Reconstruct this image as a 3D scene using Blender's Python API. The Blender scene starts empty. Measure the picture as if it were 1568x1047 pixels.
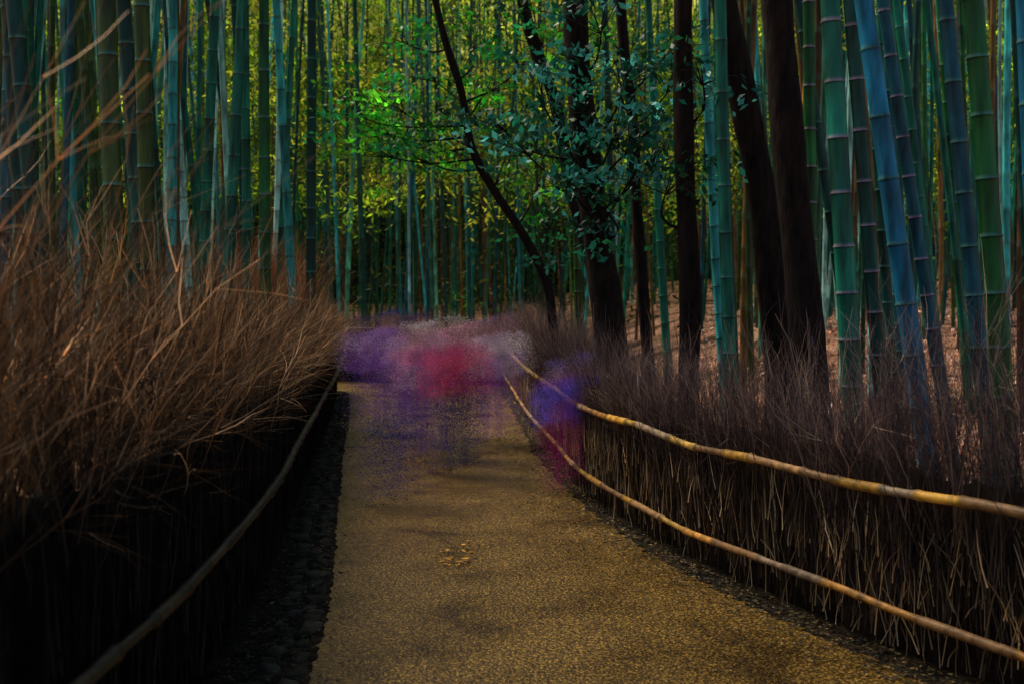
import bpy, math, numpy as np
from mathutils import Vector
rng=np.random.default_rng(7)
S=bpy.context.scene
S.view_settings.view_transform='Standard'
S.view_settings.look='None'
S.view_settings.exposure=0

# ---------------------------------------------------------------- helpers
def link(o,parent=None):
    S.collection.objects.link(o)
    if parent: o.parent=parent
    return o
def empty(name,loc=(0,0,0)):
    e=bpy.data.objects.new(name,None); e.location=loc; e.empty_display_size=.3
    return link(e)
def quads(name,V,F,C=None,mat=None,parent=None,smooth=False):
    V=np.asarray(V,dtype=np.float32).reshape(-1,3); F=np.asarray(F,dtype=np.int32).reshape(-1,4)
    me=bpy.data.meshes.new(name)
    me.vertices.add(len(V)); me.vertices.foreach_set('co',V.ravel())
    me.loops.add(F.size); me.loops.foreach_set('vertex_index',F.ravel())
    me.polygons.add(len(F)); me.polygons.foreach_set('loop_start',np.arange(0,F.size,4,dtype=np.int32))
    try: me.polygons.foreach_set('loop_total',np.full(len(F),4,dtype=np.int32))
    except Exception: pass
    me.update(calc_edges=True)
    if C is not None:
        a=me.color_attributes.new('Col','FLOAT_COLOR','POINT')
        C=np.asarray(C,dtype=np.float32).reshape(-1,3)
        a.data.foreach_set('color',np.concatenate([C,np.ones((len(C),1),np.float32)],1).ravel())
    if smooth: me.polygons.foreach_set('use_smooth',np.ones(len(F),dtype=bool))
    if mat: me.materials.append(mat)
    return link(bpy.data.objects.new(name,me),parent)
class Acc:
    def __init__(s): s.V=[];s.F=[];s.C=[];s.n=0
    def add(s,V,F,C):
        V=np.asarray(V).reshape(-1,3);F=np.asarray(F).reshape(-1,4);C=np.asarray(C).reshape(-1,3)
        s.V.append(V);s.F.append(F+s.n);s.C.append(C);s.n+=len(V)
    def obj(s,name,mat,parent=None,smooth=False):
        return quads(name,np.concatenate(s.V),np.concatenate(s.F),np.concatenate(s.C),mat,parent,smooth)
def norm(v): return v/np.maximum(np.linalg.norm(v,axis=-1,keepdims=True),1e-9)

def mat_new(name):
    m=bpy.data.materials.new(name); m.use_nodes=True
    nt=m.node_tree; nt.nodes.clear()
    out=nt.nodes.new('ShaderNodeOutputMaterial')
    return m,nt,out
def N(nt,t,**kw):
    n=nt.nodes.new(t)
    for k,v in kw.items():
        if k in n.inputs: n.inputs[k].default_value=v
        else: setattr(n,k,v)
    return n
def col_mat(name,rough=.6,noise=8,namp=.5,transl=0.,spec=.5,bump=0.,stretch=(1,1,1)):
    m,nt,out=mat_new(name)
    a=N(nt,'ShaderNodeAttribute'); a.attribute_name='Col'
    tc=N(nt,'ShaderNodeTexCoord'); mp=N(nt,'ShaderNodeMapping'); mp.inputs['Scale'].default_value=stretch
    nt.links.new(tc.outputs['Object'],mp.inputs['Vector'])
    no=N(nt,'ShaderNodeTexNoise'); no.inputs['Scale'].default_value=noise; no.inputs['Detail'].default_value=5
    nt.links.new(mp.outputs[0],no.inputs['Vector'])
    mr=N(nt,'ShaderNodeMapRange'); mr.inputs[1].default_value=.3; mr.inputs[2].default_value=.7
    mr.inputs[3].default_value=1-namp; mr.inputs[4].default_value=1+namp
    nt.links.new(no.outputs['Fac'],mr.inputs[0])
    mx=N(nt,'ShaderNodeVectorMath',operation='SCALE')
    nt.links.new(a.outputs['Color'],mx.inputs[0]); nt.links.new(mr.outputs[0],mx.inputs['Scale'])
    b=N(nt,'ShaderNodeBsdfPrincipled'); b.inputs['Roughness'].default_value=rough
    b.inputs['Specular IOR Level'].default_value=spec
    nt.links.new(mx.outputs[0],b.inputs['Base Color'])
    if bump:
        bp=N(nt,'ShaderNodeBump'); bp.inputs['Strength'].default_value=bump; bp.inputs['Distance'].default_value=.02
        nt.links.new(no.outputs['Fac'],bp.inputs['Height']); nt.links.new(bp.outputs[0],b.inputs['Normal'])
    if transl:
        t=N(nt,'ShaderNodeBsdfTranslucent'); nt.links.new(mx.outputs[0],t.inputs['Color'])
        ms=N(nt,'ShaderNodeMixShader'); ms.inputs[0].default_value=transl
        nt.links.new(b.outputs[0],ms.inputs[1]); nt.links.new(t.outputs[0],ms.inputs[2])
        nt.links.new(ms.outputs[0],out.inputs[0])
    else: nt.links.new(b.outputs[0],out.inputs[0])
    return m

M_bamboo=col_mat('bamboo_culm',.40,3,.65,spec=.32,stretch=(6,6,1))
M_pole=col_mat('dry_bamboo_pole',.5,16,.6,bump=.3,spec=.35)
M_bark=col_mat('tree_bark',.85,6,.7,spec=.2,bump=1.,stretch=(4,4,1))
M_twig=col_mat('brushwood',.7,5,.35,spec=.25,transl=.15)
M_dark=col_mat('brushwood_core',.95,20,.6,spec=.05,stretch=(3,3,.4))
M_leaf=col_mat('tree_leaf',.4,2,.4,transl=.4,spec=.35)
M_bleaf=col_mat('bamboo_leaf',.5,.35,.65,transl=.6,spec=.2)
M_litter=col_mat('dry_leaf',.7,9,.3,transl=.2)
M_stone=col_mat('kerb_stone',.85,14,.5,bump=.5,spec=.15)
M_smear=col_mat('moving_cloth',.8,9,.45,spec=.1,transl=.25)

# ---------------------------------------------------------------- polylines
def smooth_line(P,step=.05):
    P=np.array(P,float); Q=np.vstack([2*P[0]-P[1],P,2*P[-1]-P[-2]]); out=[]
    for i in range(1,len(Q)-2):
        p0,p1,p2,p3=Q[i-1:i+3]; n=max(2,int(np.linalg.norm(p2-p1)/step))
        for t in np.linspace(0,1,n,endpoint=False):
            out.append(.5*((2*p1)+(-p0+p2)*t+(2*p0-5*p1+4*p2-p3)*t*t+(-p0+3*p1-3*p2+p3)*t**3))
    out.append(Q[-2]); return np.array(out)
def arc(P):
    return np.r_[0,np.cumsum(np.linalg.norm(np.diff(P,axis=0),axis=1))]
def at(P,d,s):
    return np.stack([np.interp(s,d,P[:,k]) for k in range(P.shape[1])],-1)

R_LINE=smooth_line([(3.9,-.6),(2.8,2.5),(2.07,4.4),(1.74,5.1),(1.38,6.1),(1.06,7.1),(.75,8.4),(.58,9.6),(.48,11.1),(.26,14),(.09,17.4),(-.08,21),(-.12,22.2)])
C_LINE=smooth_line([(.1,22.35),(-1.5,22.4),(-3.2,22.6),(-6,23.4),(-12,25.2)])
L_LINE=smooth_line([(-1.25,-1.5),(-1.22,0),(-1.2,3),(-1.22,4.2),(-1.36,6.2),(-1.72,9.2),(-2.5,15.8),(-3.05,19.6),(-3.6,20.3),(-6,20.9),(-12,22.3)])

# ---------------------------------------------------------------- ground
def terr(x,y):
    x=np.asarray(x,float);y=np.asarray(y,float)
    z=.035*np.clip(y-26,0,40)
    z=z+.06*np.clip(x-3.6,0,18)+.07*np.clip(y-9,0,14)*np.clip((x-1.6)/3,0,1)
    z=z+.05*np.clip(-3.5-x,0,10)*np.clip((18-y)/6,0,1)
    return z
xs=np.r_[np.linspace(-320,-32,14),np.arange(-30,30.1,.6),np.linspace(32,320,14)]
ys=np.r_[np.linspace(-200,-6,10),np.arange(-5,80,.6),np.linspace(82,400,14)]
GX,GY=np.meshgrid(xs,ys); GZ=terr(GX,GY)
nx,ny=len(xs),len(ys); ii=np.arange(nx*ny).reshape(ny,nx)
F=np.stack([ii[:-1,:-1],ii[:-1,1:],ii[1:,1:],ii[1:,:-1]],-1)
def ground_mat(name,c0,c1,sc,vs):
    mg,nt,out=mat_new(name)
    tc=N(nt,'ShaderNodeTexCoord')
    v=N(nt,'ShaderNodeTexVoronoi'); v.inputs['Scale'].default_value=vs; nt.links.new(tc.outputs['Object'],v.inputs['Vector'])
    no=N(nt,'ShaderNodeTexNoise'); no.inputs['Scale'].default_value=sc; no.inputs['Detail'].default_value=8; nt.links.new(tc.outputs['Object'],no.inputs['Vector'])
    cr=N(nt,'ShaderNodeValToRGB'); e=cr.color_ramp.elements
    e[0].position=.38; e[0].color=(*c0,1); e[1].position=.58; e[1].color=(*c1,1)
    nt.links.new(no.outputs['Fac'],cr.inputs[0])
    mx=N(nt,'ShaderNodeMix',data_type='RGBA',blend_type='MULTIPLY'); mx.inputs[0].default_value=.6
    bw=N(nt,'ShaderNodeRGBToBW'); nt.links.new(v.outputs['Color'],bw.inputs[0])
    nt.links.new(cr.outputs[0],mx.inputs[6]); nt.links.new(bw.outputs[0],mx.inputs[7])
    b=N(nt,'ShaderNodeBsdfPrincipled'); b.inputs['Roughness'].default_value=.9; b.inputs['Specular IOR Level'].default_value=.1; nt.links.new(mx.outputs[2],b.inputs['Base Color'])
    bp=N(nt,'ShaderNodeBump'); bp.inputs['Strength'].default_value=.7; bp.inputs['Distance'].default_value=.03
    nt.links.new(v.outputs['Distance'],bp.inputs['Height']); nt.links.new(bp.outputs[0],b.inputs['Normal']); nt.links.new(b.outputs[0],out.inputs[0])
    return mg
quads('ground',np.stack([GX,GY,GZ],-1),F,None,ground_mat('forest_floor',(.05,.028,.012),(.60,.32,.2),.9,14),smooth=True)

# ---------------------------------------------------------------- path
Lp=np.array([(-.95,-4),(-.93,0),(-.86,3),(-.84,4.75),(-.98,6.2),(-1.26,8.2),(-1.72,11.6),(-2.25,15.8),(-2.83,19.8),(-3.0,20.15),(-3.5,20.5),(-6,21.1),(-12,22.5)])
Rp=np.array([(4.2,-4),(3.4,0),(2.4,3),(1.82,4.5),(1.18,6.1),(.74,7.6),(.28,11.1),(.08,15),(-.2,20),(-.25,21.9),(-3.1,22.35),(-6,23.2),(-12,25)])
dl=np.arange(len(Lp),dtype=float)
tt=np.linspace(0,len(Lp)-1,481)
Lq=at(Lp,dl,tt);Rq=at(Rp,dl,tt)
def sm(a,k=9):
    kk=np.ones(k)/k; b=a.copy()
    for c in range(2):
        p=np.pad(a[:,c],k//2,mode='edge'); b[:,c]=np.convolve(p,kk,'valid')
    return b
Lq=sm(Lq,17);Rq=sm(Rq,29)
def strip(name,Lq,Rq,z,mat,K=14):
    ts=np.linspace(0,1,K); n=len(Lq)
    PV=np.concatenate([(Lq[:,None,:]*(1-ts)[None,:,None]+Rq[:,None,:]*ts[None,:,None]),np.full((n,K,1),z)],-1)
    ii=np.arange(n*K).reshape(n,K)
    F=np.stack([ii[:-1,:-1],ii[:-1,1:],ii[1:,1:],ii[1:,:-1]],-1)
    quads(name,PV,F,None,mat)
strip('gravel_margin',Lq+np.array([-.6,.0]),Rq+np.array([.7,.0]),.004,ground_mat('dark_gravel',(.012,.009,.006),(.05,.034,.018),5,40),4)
jx=np.where(tt<9,1.,0.)          # ragged edges only along the straight run, sideways only
Rq[:,0]+=rng.normal(0,.02,len(tt))*jx; Lq[:,0]+=rng.normal(0,.008,len(tt))*jx
mp_,nt,out=mat_new('asphalt_path')
tc=N(nt,'ShaderNodeTexCoord')
n1=N(nt,'ShaderNodeTexNoise'); n1.inputs['Scale'].default_value=75; n1.inputs['Detail'].default_value=2
n2=N(nt,'ShaderNodeTexNoise'); n2.inputs['Scale'].default_value=1.5; n2.inputs['Detail'].default_value=10; n2.inputs['Roughness'].default_value=.65; n2.inputs['Distortion'].default_value=.4
v=N(nt,'ShaderNodeTexVoronoi'); v.inputs['Scale'].default_value=80
for n in (n1,n2,v): nt.links.new(tc.outputs['Object'],n.inputs['Vector'])
c1=N(nt,'ShaderNodeValToRGB'); e=c1.color_ramp.elements
e[0].position=.40; e[0].color=(.05,.028,.004,1); e[1].position=.70; e[1].color=(.85,.52,.10,1)
k=e.new(.54); k.color=(.18,.108,.018,1)
nt.links.new(n1.outputs['Fac'],c1.inputs[0])
c2=N(nt,'ShaderNodeValToRGB'); e=c2.color_ramp.elements
e[0].position=.34; e[0].color=(.40,.37,.40,1); e[1].position=.60; e[1].color=(1.0,.95,.86,1)
k=e.new(.44); k.color=(.78,.73,.70,1)
nt.links.new(n2.outputs['Fac'],c2.inputs[0])
mx=N(nt,'ShaderNodeMix',data_type='RGBA',blend_type='MULTIPLY'); mx.inputs[0].default_value=1
nt.links.new(c1.outputs[0],mx.inputs[6]); nt.links.new(c2.outputs[0],mx.inputs[7])
b=N(nt,'ShaderNodeBsdfPrincipled'); nt.links.new(mx.outputs[2],b.inputs['Base Color'])
b.inputs['Specular Tint'].default_value=(1,.70,.50,1); b.inputs['Specular IOR Level'].default_value=.8
mr=N(nt,'ShaderNodeMapRange'); mr.inputs[1].default_value=.35; mr.inputs[2].default_value=.65; mr.inputs[3].default_value=.26; mr.inputs[4].default_value=.46
nt.links.new(n2.outputs['Fac'],mr.inputs[0]); nt.links.new(mr.outputs[0],b.inputs['Roughness'])
bp=N(nt,'ShaderNodeBump'); bp.inputs['Strength'].default_value=.7; bp.inputs['Distance'].default_value=.006
nt.links.new(v.outputs['Distance'],bp.inputs['Height']); nt.links.new(bp.outputs[0],b.inputs['Normal']); nt.links.new(b.outputs[0],out.inputs[0])
strip('path',Lq,Rq,.010,mp_)

# kerb stones (left)
A=Acc()
Lk=smooth_line([(-.97,-1),(-.95,0),(-.9,3),(-.88,4.75),(-1.02,6.2),(-1.3,8.2),(-1.76,11.6),(-2.29,15.8),(-2.85,19.6)])
dk=arc(Lk); s=0
box=np.array([(x,y,z) for z in (0,1) for y in (0,1) for x in (0,1)],float)
BF=np.array([(0,1,3,2),(4,6,7,5),(0,4,5,1),(2,3,7,6),(0,2,6,4),(1,5,7,3)])
while s<dk[-1]-.3:
    ln=rng.uniform(.06,.2)
    for row in range(2):
        p=at(Lk,dk,np.array([s]))[0]; q=at(Lk,dk,np.array([s+ln*.9]))[0]; t=(q-p); t/=np.linalg.norm(t); nn=np.array([-t[1],t[0]])
        w=rng.uniform(.06,.12); o=row*.12+rng.uniform(-.02,.03); hh=rng.uniform(.012,.032)
        bx=box.copy(); top=bx[:,2]>.5
        sx=bx[:,0]-.5; sy=bx[:,1]-.5; sh=np.where(top,.7,1.)
        P=np.zeros((8,3)); cx=(p+q)/2+nn*(o+w/2)
        L=np.linalg.norm(q-p)
        j=rng.normal(0,.014,(8,3)); j[:,2]*=.5
        P[:,:2]=cx+np.outer(sx*L*sh,t)+np.outer(sy*w*sh,nn); P[:,2]=np.where(top,hh,-.02); P+=j
        g=rng.uniform(.025,.07); A.add(P,BF,np.tile([g,g*.9,g*.6],(8,1)))
    s+=ln
A.obj('stone_kerb',M_stone)

# ---------------------------------------------------------------- ribbons / twigs
def ribbons(acc,base,dirs,L,W,bend,nseg,col,tipcol=None,pw=1.):
    n=len(base); t=np.linspace(0,1,nseg+1)
    P=base[:,None,:]+dirs[:,None,:]*(L[:,None]*t)[...,None]+bend[:,None,:]*(t**2)[None,:,None]
    P=P+rng.normal(0,1,(n,nseg+1,3))*(L[:,None,None]*.012)*(t[None,:,None]>0)
    a=rng.uniform(0,math.pi,n); sd=np.stack([np.cos(a),np.sin(a)*.5,rng.normal(0,.2,n)],-1); sd=norm(sd)
    w=W[:,None]*(1-.8*t)[None,:]
    V=np.stack([P-sd[:,None,:]*w[...,None]/2,P+sd[:,None,:]*w[...,None]/2],2)
    idx=np.arange(n*(nseg+1)*2).reshape(n,nseg+1,2)
    F=np.stack([idx[:,:-1,0],idx[:,:-1,1],idx[:,1:,1],idx[:,1:,0]],-1)
    C=np.repeat(np.repeat(col[:,None,None,:],nseg+1,1),2,2)
    if tipcol is not None:
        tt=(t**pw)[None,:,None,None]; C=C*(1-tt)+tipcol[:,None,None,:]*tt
    acc.add(V,F,C); return P
def palette(n,cols,var=.3):
    cols=np.array(cols); c=cols[rng.integers(0,len(cols),n)]
    return c*np.exp(rng.normal(0,var,(n,1)))
def brush(acc,line,density,side,hfun,spread,lean,back,cols,tips,width=.006,sub=3,zb=(.1,.5),sublen=.3,smax=None,clump=.0,pw=1.,tv=.35,cs=.11,hv=.07):
    d=arc(line); n=int((smax or d[-1])*density); s=rng.uniform(0,smax or d[-1],n)
    if clump:
        cl=np.round(s/cs)*cs; s=np.clip(s+(cl-s)*clump,0,d[-1])
        tuft=rng.normal(0,1,(400,4))[(np.round(s/cs).astype(int)*7+rng.integers(0,3,n))%400]
    else: tuft=np.zeros((n,4))
    p=at(line,d,s); q=at(line,d,np.minimum(s+.05,d[-1])+1e-4); p0=at(line,d,np.maximum(s-.05,0))
    t=norm(q-p0); nn=np.stack([-t[:,1],t[:,0]],-1)*side
    off=rng.uniform(0,back,n)
    xy=p+nn*off[:,None]
    z0=rng.uniform(zb[0],zb[1],n)
    H=np.maximum(hfun(xy[:,1],n)*rng.uniform(.72,1.1,n)*(1+hv*tuft[:,0])-z0,.15)
    base=np.concatenate([xy,z0[:,None]],1)
    dr=np.concatenate([rng.normal(0,spread,(n,2))+.10*tuft[:,1:3],np.ones((n,1))],1); dr=norm(dr)
    bend=np.zeros((n,3)); b=rng.normal(lean,abs(lean)*.7+.06,n)+.06*tuft[:,3]; bend[:,:2]=-nn*b[:,None]+t*rng.normal(0,.10,n)[:,None]; bend[:,2]=-np.abs(b)*.35
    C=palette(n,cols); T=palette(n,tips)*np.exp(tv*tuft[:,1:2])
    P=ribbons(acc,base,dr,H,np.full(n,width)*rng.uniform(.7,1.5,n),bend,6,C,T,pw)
    for k in range(sub):
        j=rng.integers(2,6,n); b0=P[np.arange(n),j]; ax=norm(P[np.arange(n),j+1]-P[np.arange(n),j])
        dd=norm(ax+rng.normal(0,.36,(n,3))); f=((j/6.)**pw)[:,None]
        ribbons(acc,b0,dd,rng.uniform(.4,1.2,n)*sublen,np.full(n,width*.55),rng.normal(0,.03,(n,3)),3,C*(1-f)+T*f,C*(1-f)*.4+T*(.6+.4*f))

def tube(path,rad,sides,acc,colfn):
    path=np.asarray(path,float); n=len(path); rad=np.broadcast_to(rad,(n,))
    T=norm(np.gradient(path,axis=0)); up=np.array([0,0,1.])
    ref=np.where(np.abs(T[:,2:3])>.8,np.array([[1.,0,0]]),up[None]); A1=norm(np.cross(T,ref)); B1=np.cross(T,A1)
    th=np.linspace(0,2*math.pi,sides,endpoint=False)
    V=path[:,None,:]+rad[:,None,None]*(np.cos(th)[None,:,None]*A1[:,None,:]+np.sin(th)[None,:,None]*B1[:,None,:])
    idx=np.arange(n*sides).reshape(n,sides); nx_=np.roll(idx,-1,1)
    F=np.stack([idx[:-1],nx_[:-1],nx_[1:],idx[1:]],-1)
    C=np.repeat(colfn(n)[:,None,:],sides,1)
    acc.add(V,F,C)

def rail(name,line,z,side,rad,parent,cols,off=.06,wob=.012):
    d=arc(line); s=np.arange(0,d[-1],.035); p=at(line,d,s); q=at(line,d,s+.05)-at(line,d,s-.05); t=norm(q); nn=np.stack([-t[:,1],t[:,0]],-1)*side
    kx=np.arange(0,d[-1]+2,.8); w=np.interp(s,kx,rng.normal(0,wob,len(kx)))
    P=np.concatenate([p-nn*(off+w[:,None]*.8),(z+w)[:,None]],1)
    nodes=np.cumsum(rng.uniform(.2,.5,int(d[-1]/.2)+4)); dn=np.min(np.abs(s[:,None]-nodes[None]),1)
    seg=np.searchsorted(nodes,s)
    r=rad*(1+.32*np.exp(-(dn/.018)**2))*(1+.14*np.sin(seg*2.3))
    base=palette(len(nodes)+2,cols,.35)[seg]
    C=base*np.where(dn<.02,.4,1)[:,None]
    A=Acc(); tube(P,r,8,A,lambda n:C); return A.obj(name,M_pole,parent,True)

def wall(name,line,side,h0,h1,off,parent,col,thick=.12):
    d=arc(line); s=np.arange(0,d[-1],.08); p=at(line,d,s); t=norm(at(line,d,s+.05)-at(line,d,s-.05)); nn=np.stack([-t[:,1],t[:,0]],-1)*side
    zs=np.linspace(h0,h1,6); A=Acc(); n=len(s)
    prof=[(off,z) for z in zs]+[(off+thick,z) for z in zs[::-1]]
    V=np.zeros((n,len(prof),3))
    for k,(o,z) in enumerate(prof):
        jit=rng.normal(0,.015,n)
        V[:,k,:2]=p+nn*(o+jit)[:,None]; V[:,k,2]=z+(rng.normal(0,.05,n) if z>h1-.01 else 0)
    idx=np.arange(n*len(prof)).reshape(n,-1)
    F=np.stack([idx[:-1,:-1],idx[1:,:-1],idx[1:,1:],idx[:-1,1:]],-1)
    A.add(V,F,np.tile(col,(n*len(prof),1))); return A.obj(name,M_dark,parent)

def panel(acc,line,density,side,h,cols,width=.007,off=(.0,.05),ang=.14,ln=(.2,.6)):
    d=arc(line); n=int(d[-1]*density); s=rng.uniform(0,d[-1],n); p=at(line,d,s)
    t=norm(at(line,d,s+.05)-at(line,d,s-.05)); nn=np.stack([-t[:,1],t[:,0]],-1)*side
    xy=p+nn*rng.uniform(off[0],off[1],n)[:,None]
    z0=rng.uniform(0,h*.6,n); L=rng.uniform(ln[0],ln[1],n)*h
    dr=norm(np.concatenate([t*rng.normal(0,ang,n)[:,None]+nn*rng.normal(0,.03,n)[:,None],np.ones((n,1))],1))
    bend=np.concatenate([t*rng.normal(0,.05,n)[:,None],np.zeros((n,1))],1)
    C=palette(n,cols,.5)
    ribbons(acc,np.concatenate([xy,z0[:,None]],1),dr,L,np.full(n,width)*rng.uniform(.5,1.4,n),bend,3,C)

# right fence
E=empty('brushwood_fence',(0,0,0))
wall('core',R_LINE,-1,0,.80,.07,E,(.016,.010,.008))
A=Acc()
panel(A,R_LINE,380,-1,1.0,[(.07,.045,.03),(.04,.027,.02),(.12,.08,.045),(.03,.02,.02)])
panel(A,R_LINE,100,-1,.85,[(.55,.37,.18),(.36,.24,.12),(.65,.5,.32)],.005,(-.03,.02),.25,(.1,.45))
A.obj('twig_panel',M_twig,E)
A=Acc()
brush(A,R_LINE,480,-1,lambda y,n:np.interp(y,[0,4.5,6,8,11,15,22],[1.7,1.58,1.27,1.2,1.28,1.35,1.4])*np.ones(n),.14,.04,.5,
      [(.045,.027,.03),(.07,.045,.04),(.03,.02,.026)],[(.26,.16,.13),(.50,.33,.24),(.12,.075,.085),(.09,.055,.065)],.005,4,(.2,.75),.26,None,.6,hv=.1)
A.obj('brush_tips',M_twig,E)
POLE=[(.58,.30,.04),(.48,.22,.04),(.34,.18,.07),(.62,.36,.07),(.40,.27,.17)]
rail('top_rail',R_LINE,.75,-1,.022,E,POLE)
rail('lower_rail',R_LINE,.22,-1,.020,E,POLE)
# cross fence
E=empty('brushwood_fence.001')
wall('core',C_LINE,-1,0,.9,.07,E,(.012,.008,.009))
A=Acc(); panel(A,C_LINE,160,-1,1.0,[(.03,.02,.02),(.02,.015,.018)])
brush(A,C_LINE,300,-1,lambda y,n:1.3*np.ones(n),.12,.05,.4,[(.05,.03,.025)],[(.24,.12,.06),(.15,.09,.05)],.008,2,(.3,.7),.3)
A.obj('twigs',M_twig,E)
rail('top_rail',C_LINE,1.05,-1,.02,E,[(.25,.16,.14)]); rail('lower_rail',C_LINE,.68,-1,.02,E,[(.2,.13,.13)])
# left fence
E=empty('brushwood_fence.002')
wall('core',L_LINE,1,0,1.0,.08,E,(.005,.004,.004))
A=Acc(); panel(A,L_LINE,230,1,1.0,[(.014,.010,.008),(.03,.02,.013),(.008,.006,.005)])  # near-black twigs: shade below the overhanging brush is in the colour
A.obj('twig_panel',M_twig,E)
A=Acc()
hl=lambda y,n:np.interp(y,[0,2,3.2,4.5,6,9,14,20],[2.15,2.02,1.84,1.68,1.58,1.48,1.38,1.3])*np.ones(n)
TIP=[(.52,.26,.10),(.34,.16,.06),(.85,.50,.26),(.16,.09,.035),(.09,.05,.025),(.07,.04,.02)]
brush(A,L_LINE,430,1,hl,.18,.10,.8,[(.014,.009,.006),(.02,.012,.007),(.01,.007,.005)],TIP,.006,4,(.75,1.15),.26,24,.75,1.8,.6,.18,.11)  # stalks run near-black to orange: shade low in the brush painted in
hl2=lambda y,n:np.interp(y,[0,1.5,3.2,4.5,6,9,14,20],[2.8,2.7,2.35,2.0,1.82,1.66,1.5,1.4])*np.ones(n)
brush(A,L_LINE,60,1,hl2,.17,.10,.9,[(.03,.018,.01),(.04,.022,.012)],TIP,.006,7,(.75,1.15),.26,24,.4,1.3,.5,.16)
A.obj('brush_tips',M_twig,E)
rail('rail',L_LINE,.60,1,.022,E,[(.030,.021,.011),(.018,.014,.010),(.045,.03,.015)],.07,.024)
E=empty('dry_grass_clump',(0,0,0)); A=Acc()
brush(A,smooth_line([(-3.9,16),(-3.3,17.5),(-3.6,19)]),300,1,lambda y,n:2.6*np.ones(n),.12,.1,.7,[(.05,.025,.015)],[(.5,.2,.09),(.35,.14,.07)],.012,3,(0,.4),.4)
A.obj('stalks',M_twig,E)

# ---------------------------------------------------------------- bamboo
def culm(acc,x,y,dia,sx,sy,h,col,sides,nodecol,hi=True,curve=0):
    z0=float(terr(x,y))-.1; zs=[];r=[];cc=[]; z=0; sp=rng.uniform(.26,.36)*(1 if hi else 1.3); col=np.array(col)
    while z<h:
        k=1-.75*(z/h)**1.6; R=dia/2*k; seg=sp*(.75+.5*min(1,z/3.5))*rng.uniform(.9,1.1); tint=math.exp(rng.normal(0,.2)); c=col*tint
        if hi:
            for f,rr,cm in ((0,1.09,nodecol),(.025,1.0,nodecol*.5+c*.5),(.07,.98,c*1.1),(.5,.98,c),(.94,.99,c*.8),(.985,1.04,c*.35)):
                zs.append(z+f*seg); r.append(R*rr); cc.append(cm)
        else:
            for f,rr,cm in ((0,1.06,nodecol*.4+c*.6),(.12,.98,c),(.93,.98,c*.7)):
                zs.append(z+f*seg); r.append(R*rr); cc.append(cm)
        z+=seg
    zs=np.array(zs)
    P=np.stack([x+sx*(zs-1.6)+curve*(zs/h)**2,y+sy*(zs-1.6),zs+z0],-1)
    tube(P,np.array(r),sides,acc,lambda n:np.array(cc))
TEAL=(.005,.15,.095);BLUE=(.008,.19,.34);DK=(.004,.055,.042);GR=(.008,.11,.022);PALE=(.42,.85,.78);OL=(.04,.075,.008);DB=(.005,.08,.115);CY=(.04,.40,.40)
NP=np.array((.34,.25,.34)); NG=np.array((.07,.21,.17))
near=[ # x,y,dia,slope,color,node
(1.83,6.2,.115,-.065,TEAL,NP),(2.65,8.3,.115,-.09,DK,NP),(2.23,6.4,.12,-.141,BLUE,NG),(3.3,10,.10,-.07,DK,NG),(3.3,9,.11,-.16,DB,NP),
(3.1,7.6,.115,-.09,DB,NG),(2.5,5.85,.115,-.07,GR,NG),(3.05,6.6,.115,-.055,BLUE,NG),(2.5,9.5,.11,-.02,GR,NP),(3.06,10.5,.10,-.14,DK,NG),
(2.0,11,.105,-.07,CY,NG),(1.7,9,.11,-.05,TEAL,NG),(1.8,13.5,.105,-.065,TEAL,NG),(3.9,19,.11,.02,TEAL,NG),(.79,13.5,.10,-.03,OL,NG),
(3.9,11.5,.11,-.05,DB,NG),(4.6,12.5,.11,-.1,TEAL,NG),(5.3,13.5,.11,-.08,GR,NG),(4.9,15,.11,-.03,TEAL,NG),(2.9,15,.11,-.04,DK,NG),(1.3,14.5,.1,-.02,DK,NG),
(-2.43,7,.125,-.05,OL,NG),(-2.8,8.7,.125,-.065,DK,NG),(-4.25,15,.12,-.06,PALE,NP),(-3.9,13,.12,.02,CY,NG),(-5.1,19,.13,.03,PALE,NP),
(-2.84,11.3,.12,.06,TEAL,NG),(-2.45,11.3,.12,-.02,GR,NG),(-3.14,13.5,.12,-.01,TEAL,NG),(-2.83,14.7,.12,-.04,CY,NG),(-2.3,13,.12,.01,DK,NG),
(-3.96,19,.13,.06,PALE,NP),(-5.4,13,.12,-.04,DB,NG),(-4.6,12.3,.12,-.065,TEAL,NG),(-2.55,8,.12,-.03,OL,NG),(-3.5,10,.12,-.05,DK,NG),(-4.0,9.4,.12,-.02,TEAL,NG),
(-3.5,8.2,.12,-.06,DK,NG),(-4.6,10.3,.12,.03,DB,NG),(-3.3,9.3,.11,.02,GR,NG),(-4.9,16,.12,.04,PALE,NG),(-3.6,15.5,.11,-.03,DK,NG),
(-3.05,7.4,.12,-.09,DK,NG),(-3.9,11.2,.12,-.05,CY,NP),(-5.3,15,.12,-.02,CY,NG),(-3.3,12.1,.12,.03,TEAL,NG),(-4.9,11.4,.12,-.03,TEAL,NG),(-6.4,15,.13,-.05,PALE,NG),(-5.0,13.9,.12,.02,TEAL,NG),(-3.5,17,.12,.05,TEAL,NG),(-4.3,17.5,.12,-.03,GR,NG)]
for i,(x,y,d,s,c,nc) in enumerate(near):
    A=Acc(); culm(A,x,y,d,s,rng.normal(0,.015),rng.uniform(10,13),c,14,nc,True,rng.normal(0,.25))
    A.obj('bamboo' if i==0 else f'bamboo.{i:03d}',M_bamboo,None,True)
A=Acc(); cnt=0
cols=[TEAL,TEAL,DK,DK,GR,OL,DB,(.01,.20,.11),(.05,.20,.12),(.12,.05,.02),(.20,.10,.02),CY]
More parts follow.
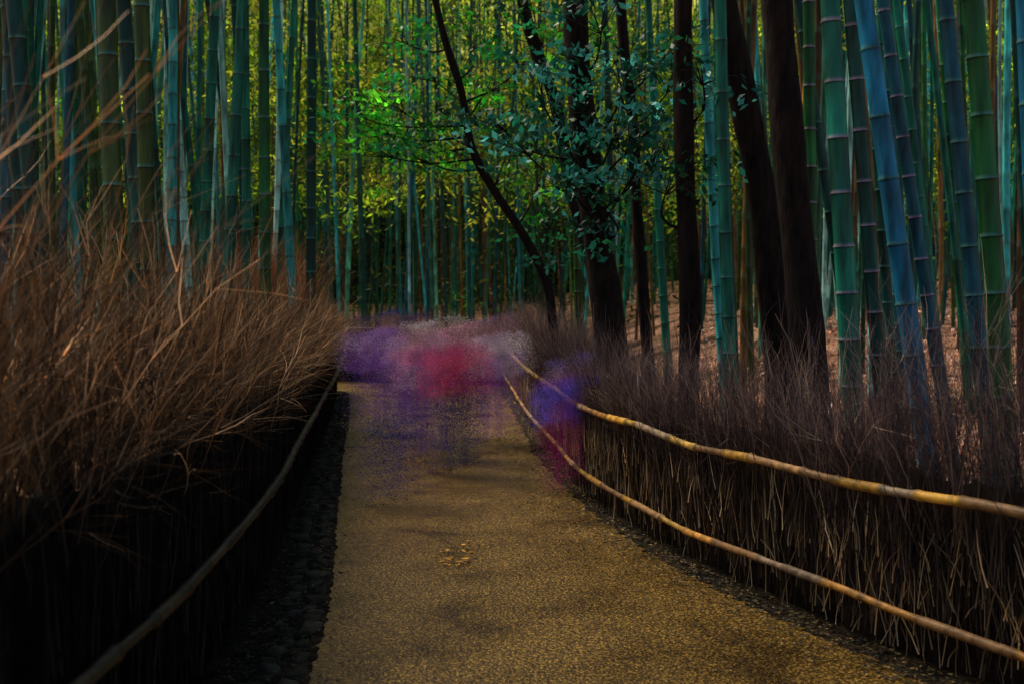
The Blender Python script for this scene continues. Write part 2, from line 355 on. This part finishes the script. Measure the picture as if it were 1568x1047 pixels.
while cnt<720:
    y=24+(rng.uniform(0,1)**1.0)*44; x=rng.uniform(-.52,.52)*y
    c=np.array(cols[rng.integers(len(cols))])*math.exp(rng.normal(0,.45))
    if rng.uniform()<.07: c=np.array(PALE)*.7
    culm(A,x,y,rng.uniform(.07,.13),rng.normal(0,.05),0,rng.uniform(15,21),c,6,NG*.7,False,rng.normal(0,.6)); cnt+=1
cnt=0
while cnt<175:
    y=rng.uniform(11,25); sgn=rng.choice([-1,-1,1]); x=sgn*rng.uniform(.2,.5)*y
    if sgn>0 and x<2.5: continue
    if sgn<0 and (x>-4.1 or (y>19.5 and x>-13)): continue
    c=np.array(cols[rng.integers(len(cols))])*math.exp(rng.normal(0,.3))
    if rng.uniform()<.12: c=np.array(PALE)*.8
    culm(A,x,y,rng.uniform(.07,.115),rng.normal(-.02,.05),0,rng.uniform(12,17),c,8,NG*.8,False,rng.normal(0,.5)); cnt+=1
A.obj('distant_bamboo_grove',M_bamboo,None,True)

# ---------------------------------------------------------------- leaves
def leaves(acc,cent,size,asp,col,droop=.3):
    n=len(cent); d=norm(rng.normal(0,1,(n,3))+np.array([0,0,-droop])); u=norm(np.cross(d,rng.normal(0,1,(n,3)))); L=size*rng.uniform(.6,1.3,n)
    w=L*asp; nrm=np.cross(d,u)
    V=np.stack([cent-d*L[:,None]/2,cent+u*w[:,None]/2+nrm*w[:,None]*.15,cent+d*L[:,None]/2,cent-u*w[:,None]/2+nrm*w[:,None]*.15],1)
    F=np.arange(n*4).reshape(n,4); acc.add(V,F,np.repeat(col[:,None,:],4,1))
A=Acc()
YG=[(.24,.38,.015),(.14,.27,.012),(.50,.56,.04),(.06,.15,.010),(.02,.07,.008),(.03,.10,.010)]
def clumps(nc,ylo,yhi,zf,per,size,rad,cols,xr=.5,asp=.3,xf=None):
    y=rng.uniform(ylo,yhi,nc); x=rng.uniform(-xr,xr,nc)*y if xf is None else rng.uniform(xf[0],xf[1],nc); z=zf(y,nc)
    c=np.stack([x,y,z],-1); cc=palette(nc,cols,.5)
    P=(c[:,None,:]+rng.normal(0,1,(nc,per,3))*np.array([rad,rad,rad*.5])).reshape(-1,3)
    C=np.repeat(cc,per,0)*np.exp(rng.normal(0,.25,(nc*per,1)))
    leaves(A,P,size,asp,C)
clumps(900,38,66,lambda y,n:rng.uniform(.12,.34,n)*y,85,.32,.9,YG)
clumps(520,24,38,lambda y,n:rng.uniform(.13,.36,n)*y,90,.16,.5,YG)
clumps(220,26,60,lambda y,n:rng.uniform(1.0,5.0,n),60,.22,.7,[(.02,.05,.01),(.03,.07,.012),(.05,.05,.01)])
# leaf canopy added out of view overhead to shade near path and brush
clumps(470,1.0,10.0,lambda y,n:rng.uniform(8.5,11.5,n),60,.22,.6,[(.06,.14,.012),(.10,.2,.012)],xf=(-12,1.5))
A.obj('bamboo_foliage',M_bleaf)

# ---------------------------------------------------------------- trees
def tree(name,pts,r0,r1,clusters,ncl,lsize,lcols,fl=1.5,crad=.22):
    E=empty(name)
    P=smooth_line(pts,.12); n=len(P); t=np.linspace(0,1,n); z=P[:,2]
    r=(r0*(1-t)+r1*t)*(1+(fl-1)*np.exp(-z/.35))*(1+.05*np.sin(t*37+rng.uniform(0,6)))*(1+rng.normal(0,.02,n))
    A=Acc(); tube(P,r,14,A,lambda n:np.tile((.018,.010,.008),(n,1)))
    B=Acc()
    for c in clusters:
        c=np.array(c,float); dist=np.linalg.norm(P-(c-np.array([0,0,.5])),axis=1); k=int(np.argmin(dist)); a=P[k]
        m=(a+c)/2+np.array([rng.normal(0,.08),rng.normal(0,.08),-.08])
        Q=smooth_line([a,m,c],.08); tube(Q,np.linspace(.016,.005,len(Q)),5,A,lambda n:np.tile((.015,.01,.008),(n,1)))
        for q in range(7):
            e=c+rng.normal(0,crad,3)*np.array([1.2,.9,.6]); Q=smooth_line([m*.4+c*.6,(c+e)/2,e],.06); tube(Q,np.linspace(.006,.002,len(Q)),4,A,lambda n:np.tile((.02,.014,.01),(n,1)))
            k2=ncl//7; pp=e+rng.normal(0,1,(k2,3))*np.array([.13,.13,.04])
            cc=palette(1,lcols,.5); leaves(B,pp,lsize,.48,np.repeat(cc,k2,0)*np.exp(rng.normal(0,.3,(k2,1))),.2)
    A.obj('trunk_and_limbs',M_bark,E,True)
    if clusters: B.obj('leaves',M_leaf,E)
BLF=[(.010,.14,.085),(.02,.22,.17),(.008,.07,.025),(.06,.34,.30)]
GLF=[(.04,.42,.03),(.02,.20,.02),(.14,.55,.03),(.015,.24,.08)]
tree('broadleaf_tree',[(1.02,10.5,-.1),(.95,10.5,.8),(.87,10.5,1.6),(.74,10.5,2.5),(.64,10.5,3.4),(.58,10.5,4.4),(.6,10.5,6),(.9,10.6,8.5)],.16,.07,
 [(.67,10,3.5),(1.0,9.8,3.6),(1.25,10,3.15),(.9,9.7,3.1),(.56,10.1,2.86),(1.4,10.3,3.0),(.38,10,3.26),(-.2,10.3,3.25),(.05,10.2,3.0),(.2,10,3.5),(.67,10.2,2.2),(.73,10.3,2.55),(1.1,10,2.75),(1.5,10,3.6),(.8,10,4.1)],150,.09,BLF)
tree('broadleaf_tree.001',[(.5,13,-.1),(.49,13,.8),(.47,13,1.3),(.39,13,1.82),(.13,13,2.35),(-.21,13,2.87),(-.46,13,3.35),(-.58,13,3.99),(-.77,13,4.59),(-.92,13,5.2),(-1.3,13,6.6)],.062,.034,
 [(-1.65,13.3,3.6),(-1.4,13.5,3.9),(-1.05,13,3.2),(-1.3,13.4,3.45),(-.8,13.6,3.8),(-1.65,13.2,3.3),(-1.9,13.4,3.8),(-.7,13.4,3.4),(-.2,13,4.1),(-.45,13.5,4.7),(-1.4,13.5,4.7),(.2,13.4,4.5),(-1.0,13.6,4.3),(.0,13.5,3.5),(.5,13.5,2.6),(.35,13.4,3.1)],165,.09,GLF,1.3,.28)
tree('broadleaf_tree.002',[(2.3,8.5,-.1),(2.25,8.5,.7),(2.19,8.5,1.5),(2.08,8.5,2.6),(1.98,8.5,3.8),(1.8,8.5,6),(1.7,8.6,9)],.135,.09,[(2.2,8.6,6.2),(1.4,8.6,6.5)],100,.09,BLF,1.35)
tree('broadleaf_tree.003',[(2.28,9.5,-.1),(2.25,9.5,.7),(2.2,9.5,1.5),(2.1,9.5,2.4),(1.93,9.5,3.3),(1.75,9.5,4.2),(1.4,9.5,6.2),(1.2,9.5,8.6)],.14,.08,[(1.9,9.5,6.4)],100,.09,BLF,1.3)
tree('broadleaf_tree.004',[(1.50,9.5,-.1),(1.47,9.5,.8),(1.49,9.5,1.6),(1.44,9.5,2.8),(1.43,9.5,4.2),(1.5,9.5,6.5),(1.7,9.5,9)],.095,.06,[(1.55,9.3,3.5),(1.3,9.4,2.6)],100,.085,BLF,1.2)
tree('broadleaf_tree.005',[(1.36,11,-.1),(1.33,11,.8),(1.28,11,1.5),(1.2,11,2.6),(1.17,11,3.3),(1.05,11,4.5),(1.0,11,7)],.065,.04,[(1.2,11,3.9),(1.6,11,4.1)],100,.085,BLF,1.3)
tree('broadleaf_tree.006',[(1.05,12,-.1),(1.0,12,1.0),(.86,12,1.9),(.62,12,2.8),(.45,12,3.7),(.1,12,4.8),(-.2,12,7)],.08,.05,[(.3,12,4.4),(.8,12,4.5)],120,.085,GLF,1.3)

# ---------------------------------------------------------------- litter
A=Acc()
n=13000; y=rng.uniform(8,34,n); x=rng.uniform(.12,.55,n)*y+.8
z=terr(x,y)+.02; leaves(A,np.stack([x,y,z],-1),.10,.45,palette(n,[(.75,.38,.24),(.8,.48,.35),(.3,.13,.06),(.85,.62,.5)],.4),0)
A.obj('leaf_litter',M_litter)
A=Acc()
def flat_leaves(P,size,cols):
    n=len(P); a=rng.uniform(0,6.28,n); L=size*rng.uniform(.5,1.3,n); w=L*rng.uniform(.2,.45,n)
    d=np.stack([np.cos(a),np.sin(a),rng.normal(0,.1,n)],-1); u=np.stack([-np.sin(a),np.cos(a),rng.normal(0,.25,n)],-1)
    P=np.concatenate([P,rng.uniform(.016,.026,(n,1))],1)
    V=np.stack([P-d*L[:,None]/2,P+u*w[:,None]/2,P+d*L[:,None]/2,P-u*w[:,None]/2],1); A.add(V,np.arange(n*4).reshape(n,4),np.repeat(palette(n,cols,.4)[:,None,:],4,1))
d=arc(R_LINE); s=rng.uniform(0,d[-1],19000); p=at(R_LINE,d,s); p[:,0]-=np.abs(rng.normal(0,.28,len(s)))
flat_leaves(p,.030,[(.03,.02,.01),(.06,.04,.015),(.02,.02,.01),(.32,.21,.07)])
d=arc(L_LINE); s=rng.uniform(0,d[-1]-8,11000); p=at(L_LINE,d,s); p[:,0]+=np.abs(rng.normal(.18,.16,len(s)))
flat_leaves(p,.028,[(.03,.024,.012),(.14,.10,.04),(.02,.02,.01)])
p=np.stack([rng.uniform(-.9,1.8,260),rng.uniform(3.5,16,260)],-1); flat_leaves(p,.03,[(.03,.02,.01),(.02,.015,.01),(.35,.2,.03)])
for cx,cy,k in ((-.33,6.9,30),(-.28,7.3,18),(-.42,7.1,16),(-.9,11.3,12)):
    flat_leaves(np.array([cx,cy])+rng.normal(0,1,(k,2))*np.array([.06,.10]),.055,[(.85,.42,.02),(.6,.3,.02),(.06,.05,.03)])
A.obj('fallen_leaves',M_litter)

# ---------------------------------------------------------------- people (long exposure: moving figures)
def person(name,x,y,H,face,stride,top,top2,legs,hair,amp,nf,alpha,hat=None,fs=.008,legw=.45):
    V=[];Ed=[];R=[]
    def a(p,r,par=None):
        V.append(p);R.append(r)
        if par is not None: Ed.append((par,len(V)-1))
        return len(V)-1
    pel=a((0,0,.53),(.078,.058)); sp=a((0,0,.63),(.07,.052),pel); ch=a((0,.0,.75),(.082,.058),sp); nk=a((0,0,.835),(.033,.033),ch)
    h1=a((0,.012,.875),(.040,.045),nk); h2=a((0,.010,.925),(.047,.055),h1); a((0,.0,.972),(.034,.04),h2)
    for sg in (-1,1):
        sw=stride*sg
        s_=a((sg*.098,0,.80),(.037,.037),ch); el=a((sg*.128,-.02-sw*.3,.645),(.028,.028),s_); wr=a((sg*.130,.035-sw*.55,.515),(.019,.019),el)
        hd=a((sg*.130,.045-sw*.6,.475),(.018,.013),wr)
        for f in range(4):
            k=a((sg*.130+ .003*sg,.045-sw*.6+(f-1.5)*.0075,.452),(.005,.005),hd); a((sg*.126,.048-sw*.6+(f-1.5)*.0075,.425+.004*abs(f-1.5)),(.004,.004),k)
        a((sg*.125,.07-sw*.6,.455),(.005,.005),hd)
        hp=a((sg*.048,0,.49),(.056,.056),pel); kn=a((sg*.052,.02+sw*.55,.275),(.037,.037),hp); an=a((sg*.052,sw-.01,.05),(.023,.023),kn)
        a((sg*.056,sw+.07,.02),(.024,.017),an)
    me=bpy.data.meshes.new(name+'_sk'); me.from_pydata([Vector(v)*H for v in V],Ed,[]); o=bpy.data.objects.new('tmp',me); S.collection.objects.link(o)
    m=o.modifiers.new('s','SKIN')
    for i,r in enumerate(R): me.skin_vertices[0].data[i].radius=(r[0]*H,r[1]*H); me.skin_vertices[0].data[i].use_root=(i==0)
    o.modifiers.new('ss','SUBSURF').levels=2
    dg=bpy.context.evaluated_depsgraph_get(); body=bpy.data.meshes.new_from_object(o.evaluated_get(dg)); bpy.data.objects.remove(o)
    nv=len(body.vertices); co=np.zeros(nv*3,np.float32); body.vertices.foreach_get('co',co); co=co.reshape(-1,3); u=co/H
    C=np.tile(np.array(top,float),(nv,1)); skin=np.array((.6,.36,.30))
    C[(u[:,2]<.68)&(u[:,2]>.50)&(u[:,0]*(1 if stride>.085 else -1)>-.03)]=top2   # bag / open coat
    C[(u[:,2]>.79)&(u[:,2]<.85)]=np.array(top2)*.5+.5*np.array(top)              # scarf / collar
    C[u[:,2]<.50]=legs; C[(np.abs(u[:,0])>.095)&(u[:,2]<.66)]=top; C[(u[:,2]<.505)&(np.abs(u[:,0])>.105)]=skin
    C[u[:,2]<.045]=(.03,.03,.04); C[(u[:,2]>.835)]=skin
    hm=(u[:,2]>.945)|((u[:,2]>.86)&(u[:,1]<.0)); C[hm]=hat if hat is not None else hair
    a_=body.color_attributes.new('Col','FLOAT_COLOR','POINT'); a_.data.foreach_set('color',np.concatenate([C,np.ones((nv,1))],1).astype(np.float32).ravel())
    mt=bpy.data.materials.get('ghost%.2f'%alpha)
    if not mt:
        mt,nt,out=mat_new('ghost%.2f'%alpha); at_=N(nt,'ShaderNodeAttribute'); at_.attribute_name='Col'
        df=N(nt,'ShaderNodeBsdfDiffuse'); nt.links.new(at_.outputs['Color'],df.inputs[0]); tr=N(nt,'ShaderNodeBsdfTransparent'); ms=N(nt,'ShaderNodeMixShader'); ms.inputs[0].default_value=alpha
        nt.links.new(tr.outputs[0],ms.inputs[1]); nt.links.new(df.outputs[0],ms.inputs[2]); nt.links.new(ms.outputs[0],out.inputs[0])
    body.materials.clear(); body.materials.append(mt); body.polygons.foreach_set('use_smooth',np.ones(len(body.polygons),dtype=bool))
    E=empty(name,(x,y,0.012)); E.rotation_euler=(0,0,face); ob=link(bpy.data.objects.new('body',body),E)
    body.calc_loop_triangles(); nt_=len(body.loop_triangles); ti=np.zeros(nt_*3,np.int32); body.loop_triangles.foreach_get('vertices',ti); ti=ti.reshape(-1,3)
    T=co[ti]; ar=np.linalg.norm(np.cross(T[:,1]-T[:,0],T[:,2]-T[:,0]),axis=1); zc=T[:,:,2].mean(1)/H
    ar=ar*np.where(zc<.5,legw*(.5+zc),1.); pick=rng.choice(nt_,nf,p=ar/ar.sum())
    w=rng.dirichlet((1,1,1),nf); P=(T[pick]*w[...,None]).sum(1); CC=C[ti[pick,0]]*np.exp(rng.normal(0,.12,(nf,1)))
    # the walker pauses at a few places along the sway, so the trace is uneven
    stops=rng.uniform(-1,1,4)*amp; mv=stops[rng.integers(0,4,nf)]+rng.normal(0,.22,nf)*amp
    P[:,0]+=mv*math.cos(face)+rng.normal(0,.025,nf); P[:,1]+=-mv*math.sin(face)+rng.normal(0,.06,nf); P[:,2]+=rng.normal(0,.022,nf)+.04*np.sin(mv*9)
    P[:,2]=np.maximum(P[:,2],.01)
    B=Acc(); leaves(B,P.astype(float),fs,1.0,CC,0); B.obj('motion_smear',M_smear,E)
LAV=(.85,.60,1.);PINK=(1.,.48,.70);RED=(.85,.06,.18);NAVY=(.05,.07,.34);WHT=(1.,.9,.95);PUR=(.50,.16,.85);BLU=(.12,.16,.6)
person('walking_person',-1.58,13.8,1.48,math.pi+.3,.09,LAV,PUR,NAVY,(.08,.08,.3),.28,56000,.12)
person('walking_person.001',-1.16,12.8,1.45,.2,.08,LAV,PINK,BLU,(.14,.08,.2),.30,60000,.12)
person('walking_person.002',-.80,11.6,1.43,math.pi-.2,.10,PINK,WHT,PUR,(.6,.4,.5),.26,60000,.12,WHT)
person('walking_person.003',-.50,10.5,1.40,.1,.09,(.95,.16,.36),(.5,.05,.3),NAVY,(.9,.55,.6),.16,36000,.10,PINK,.008,.9)
person('walking_person.004',-.22,12.8,1.44,math.pi,.08,WHT,LAV,PUR,(.5,.3,.5),.20,50000,.12)
person('walking_person.005',-.84,9.0,1.40,math.pi,.12,(.3,.12,.5),PUR,(.05,.08,.40),(.06,.04,.10),.26,16000,.04,None,.008,1.8)
person('walking_child',.44,9.5,1.14,math.pi+.2,.08,(.36,.24,1.),(.75,.14,.6),(.6,.06,.30),(.30,.22,.75),.17,36000,.08,None,.0065,.7)

# ---------------------------------------------------------------- far forest
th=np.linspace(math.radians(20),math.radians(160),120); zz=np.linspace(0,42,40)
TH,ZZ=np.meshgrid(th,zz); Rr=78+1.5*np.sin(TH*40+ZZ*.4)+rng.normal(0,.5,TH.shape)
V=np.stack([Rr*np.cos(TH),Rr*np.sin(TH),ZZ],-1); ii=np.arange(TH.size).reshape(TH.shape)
F=np.stack([ii[:-1,:-1],ii[:-1,1:],ii[1:,1:],ii[1:,:-1]],-1)
mb,nt,out=mat_new('far_forest')
tc=N(nt,'ShaderNodeTexCoord'); no=N(nt,'ShaderNodeTexNoise'); no.inputs['Scale'].default_value=.55; no.inputs['Detail'].default_value=10; no.inputs['Roughness'].default_value=.75
nt.links.new(tc.outputs['Object'],no.inputs['Vector'])
sx=N(nt,'ShaderNodeSeparateXYZ'); nt.links.new(tc.outputs['Object'],sx.inputs[0])
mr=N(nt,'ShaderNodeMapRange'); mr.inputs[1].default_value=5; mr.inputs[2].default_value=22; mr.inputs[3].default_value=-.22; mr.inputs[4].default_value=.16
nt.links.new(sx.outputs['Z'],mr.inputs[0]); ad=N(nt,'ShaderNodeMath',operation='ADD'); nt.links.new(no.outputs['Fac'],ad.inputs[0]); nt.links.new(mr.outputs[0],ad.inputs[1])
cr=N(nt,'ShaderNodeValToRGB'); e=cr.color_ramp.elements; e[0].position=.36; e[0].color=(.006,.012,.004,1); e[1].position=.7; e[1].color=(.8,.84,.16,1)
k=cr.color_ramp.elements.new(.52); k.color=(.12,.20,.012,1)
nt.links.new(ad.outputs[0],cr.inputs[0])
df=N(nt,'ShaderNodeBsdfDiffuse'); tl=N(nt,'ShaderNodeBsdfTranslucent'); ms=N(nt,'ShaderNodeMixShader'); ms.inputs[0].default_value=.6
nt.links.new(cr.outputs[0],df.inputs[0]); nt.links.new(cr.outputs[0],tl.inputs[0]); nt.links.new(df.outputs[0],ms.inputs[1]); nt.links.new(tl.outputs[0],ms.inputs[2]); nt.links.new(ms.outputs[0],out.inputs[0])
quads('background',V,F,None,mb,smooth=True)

# ---------------------------------------------------------------- light
W=bpy.data.worlds.new('World'); S.world=W; W.use_nodes=True; nt=W.node_tree
sky=nt.nodes.new('ShaderNodeTexSky'); sky.sky_type='NISHITA'; sky.sun_disc=False
EL=math.radians(52); AZ=math.radians(-50); sky.sun_elevation=EL; sky.sun_rotation=AZ
nt.links.new(sky.outputs[0],nt.nodes['Background'].inputs[0]); nt.nodes['Background'].inputs[1].default_value=.095
sl=bpy.data.lights.new('sun','SUN'); sl.energy=4.8; sl.angle=math.radians(32); sl.color=(1,.86,.66)
so=link(bpy.data.objects.new('sun',sl)); dv=Vector((math.sin(AZ)*math.cos(EL),math.cos(AZ)*math.cos(EL),math.sin(EL)))
so.rotation_euler=dv.to_track_quat('Z','Y').to_euler()

cam=bpy.data.cameras.new('camera'); co=link(bpy.data.objects.new('camera',cam)); co.location=(0,0,1.6); co.rotation_euler=(math.radians(90),0,0)
cam.lens=40; cam.sensor_width=36; cam.shift_y=-.040; cam.clip_end=1000; cam.clip_start=.05
cam.dof.use_dof=True; cam.dof.focus_distance=7.5; cam.dof.aperture_fstop=2.8
S.camera=co
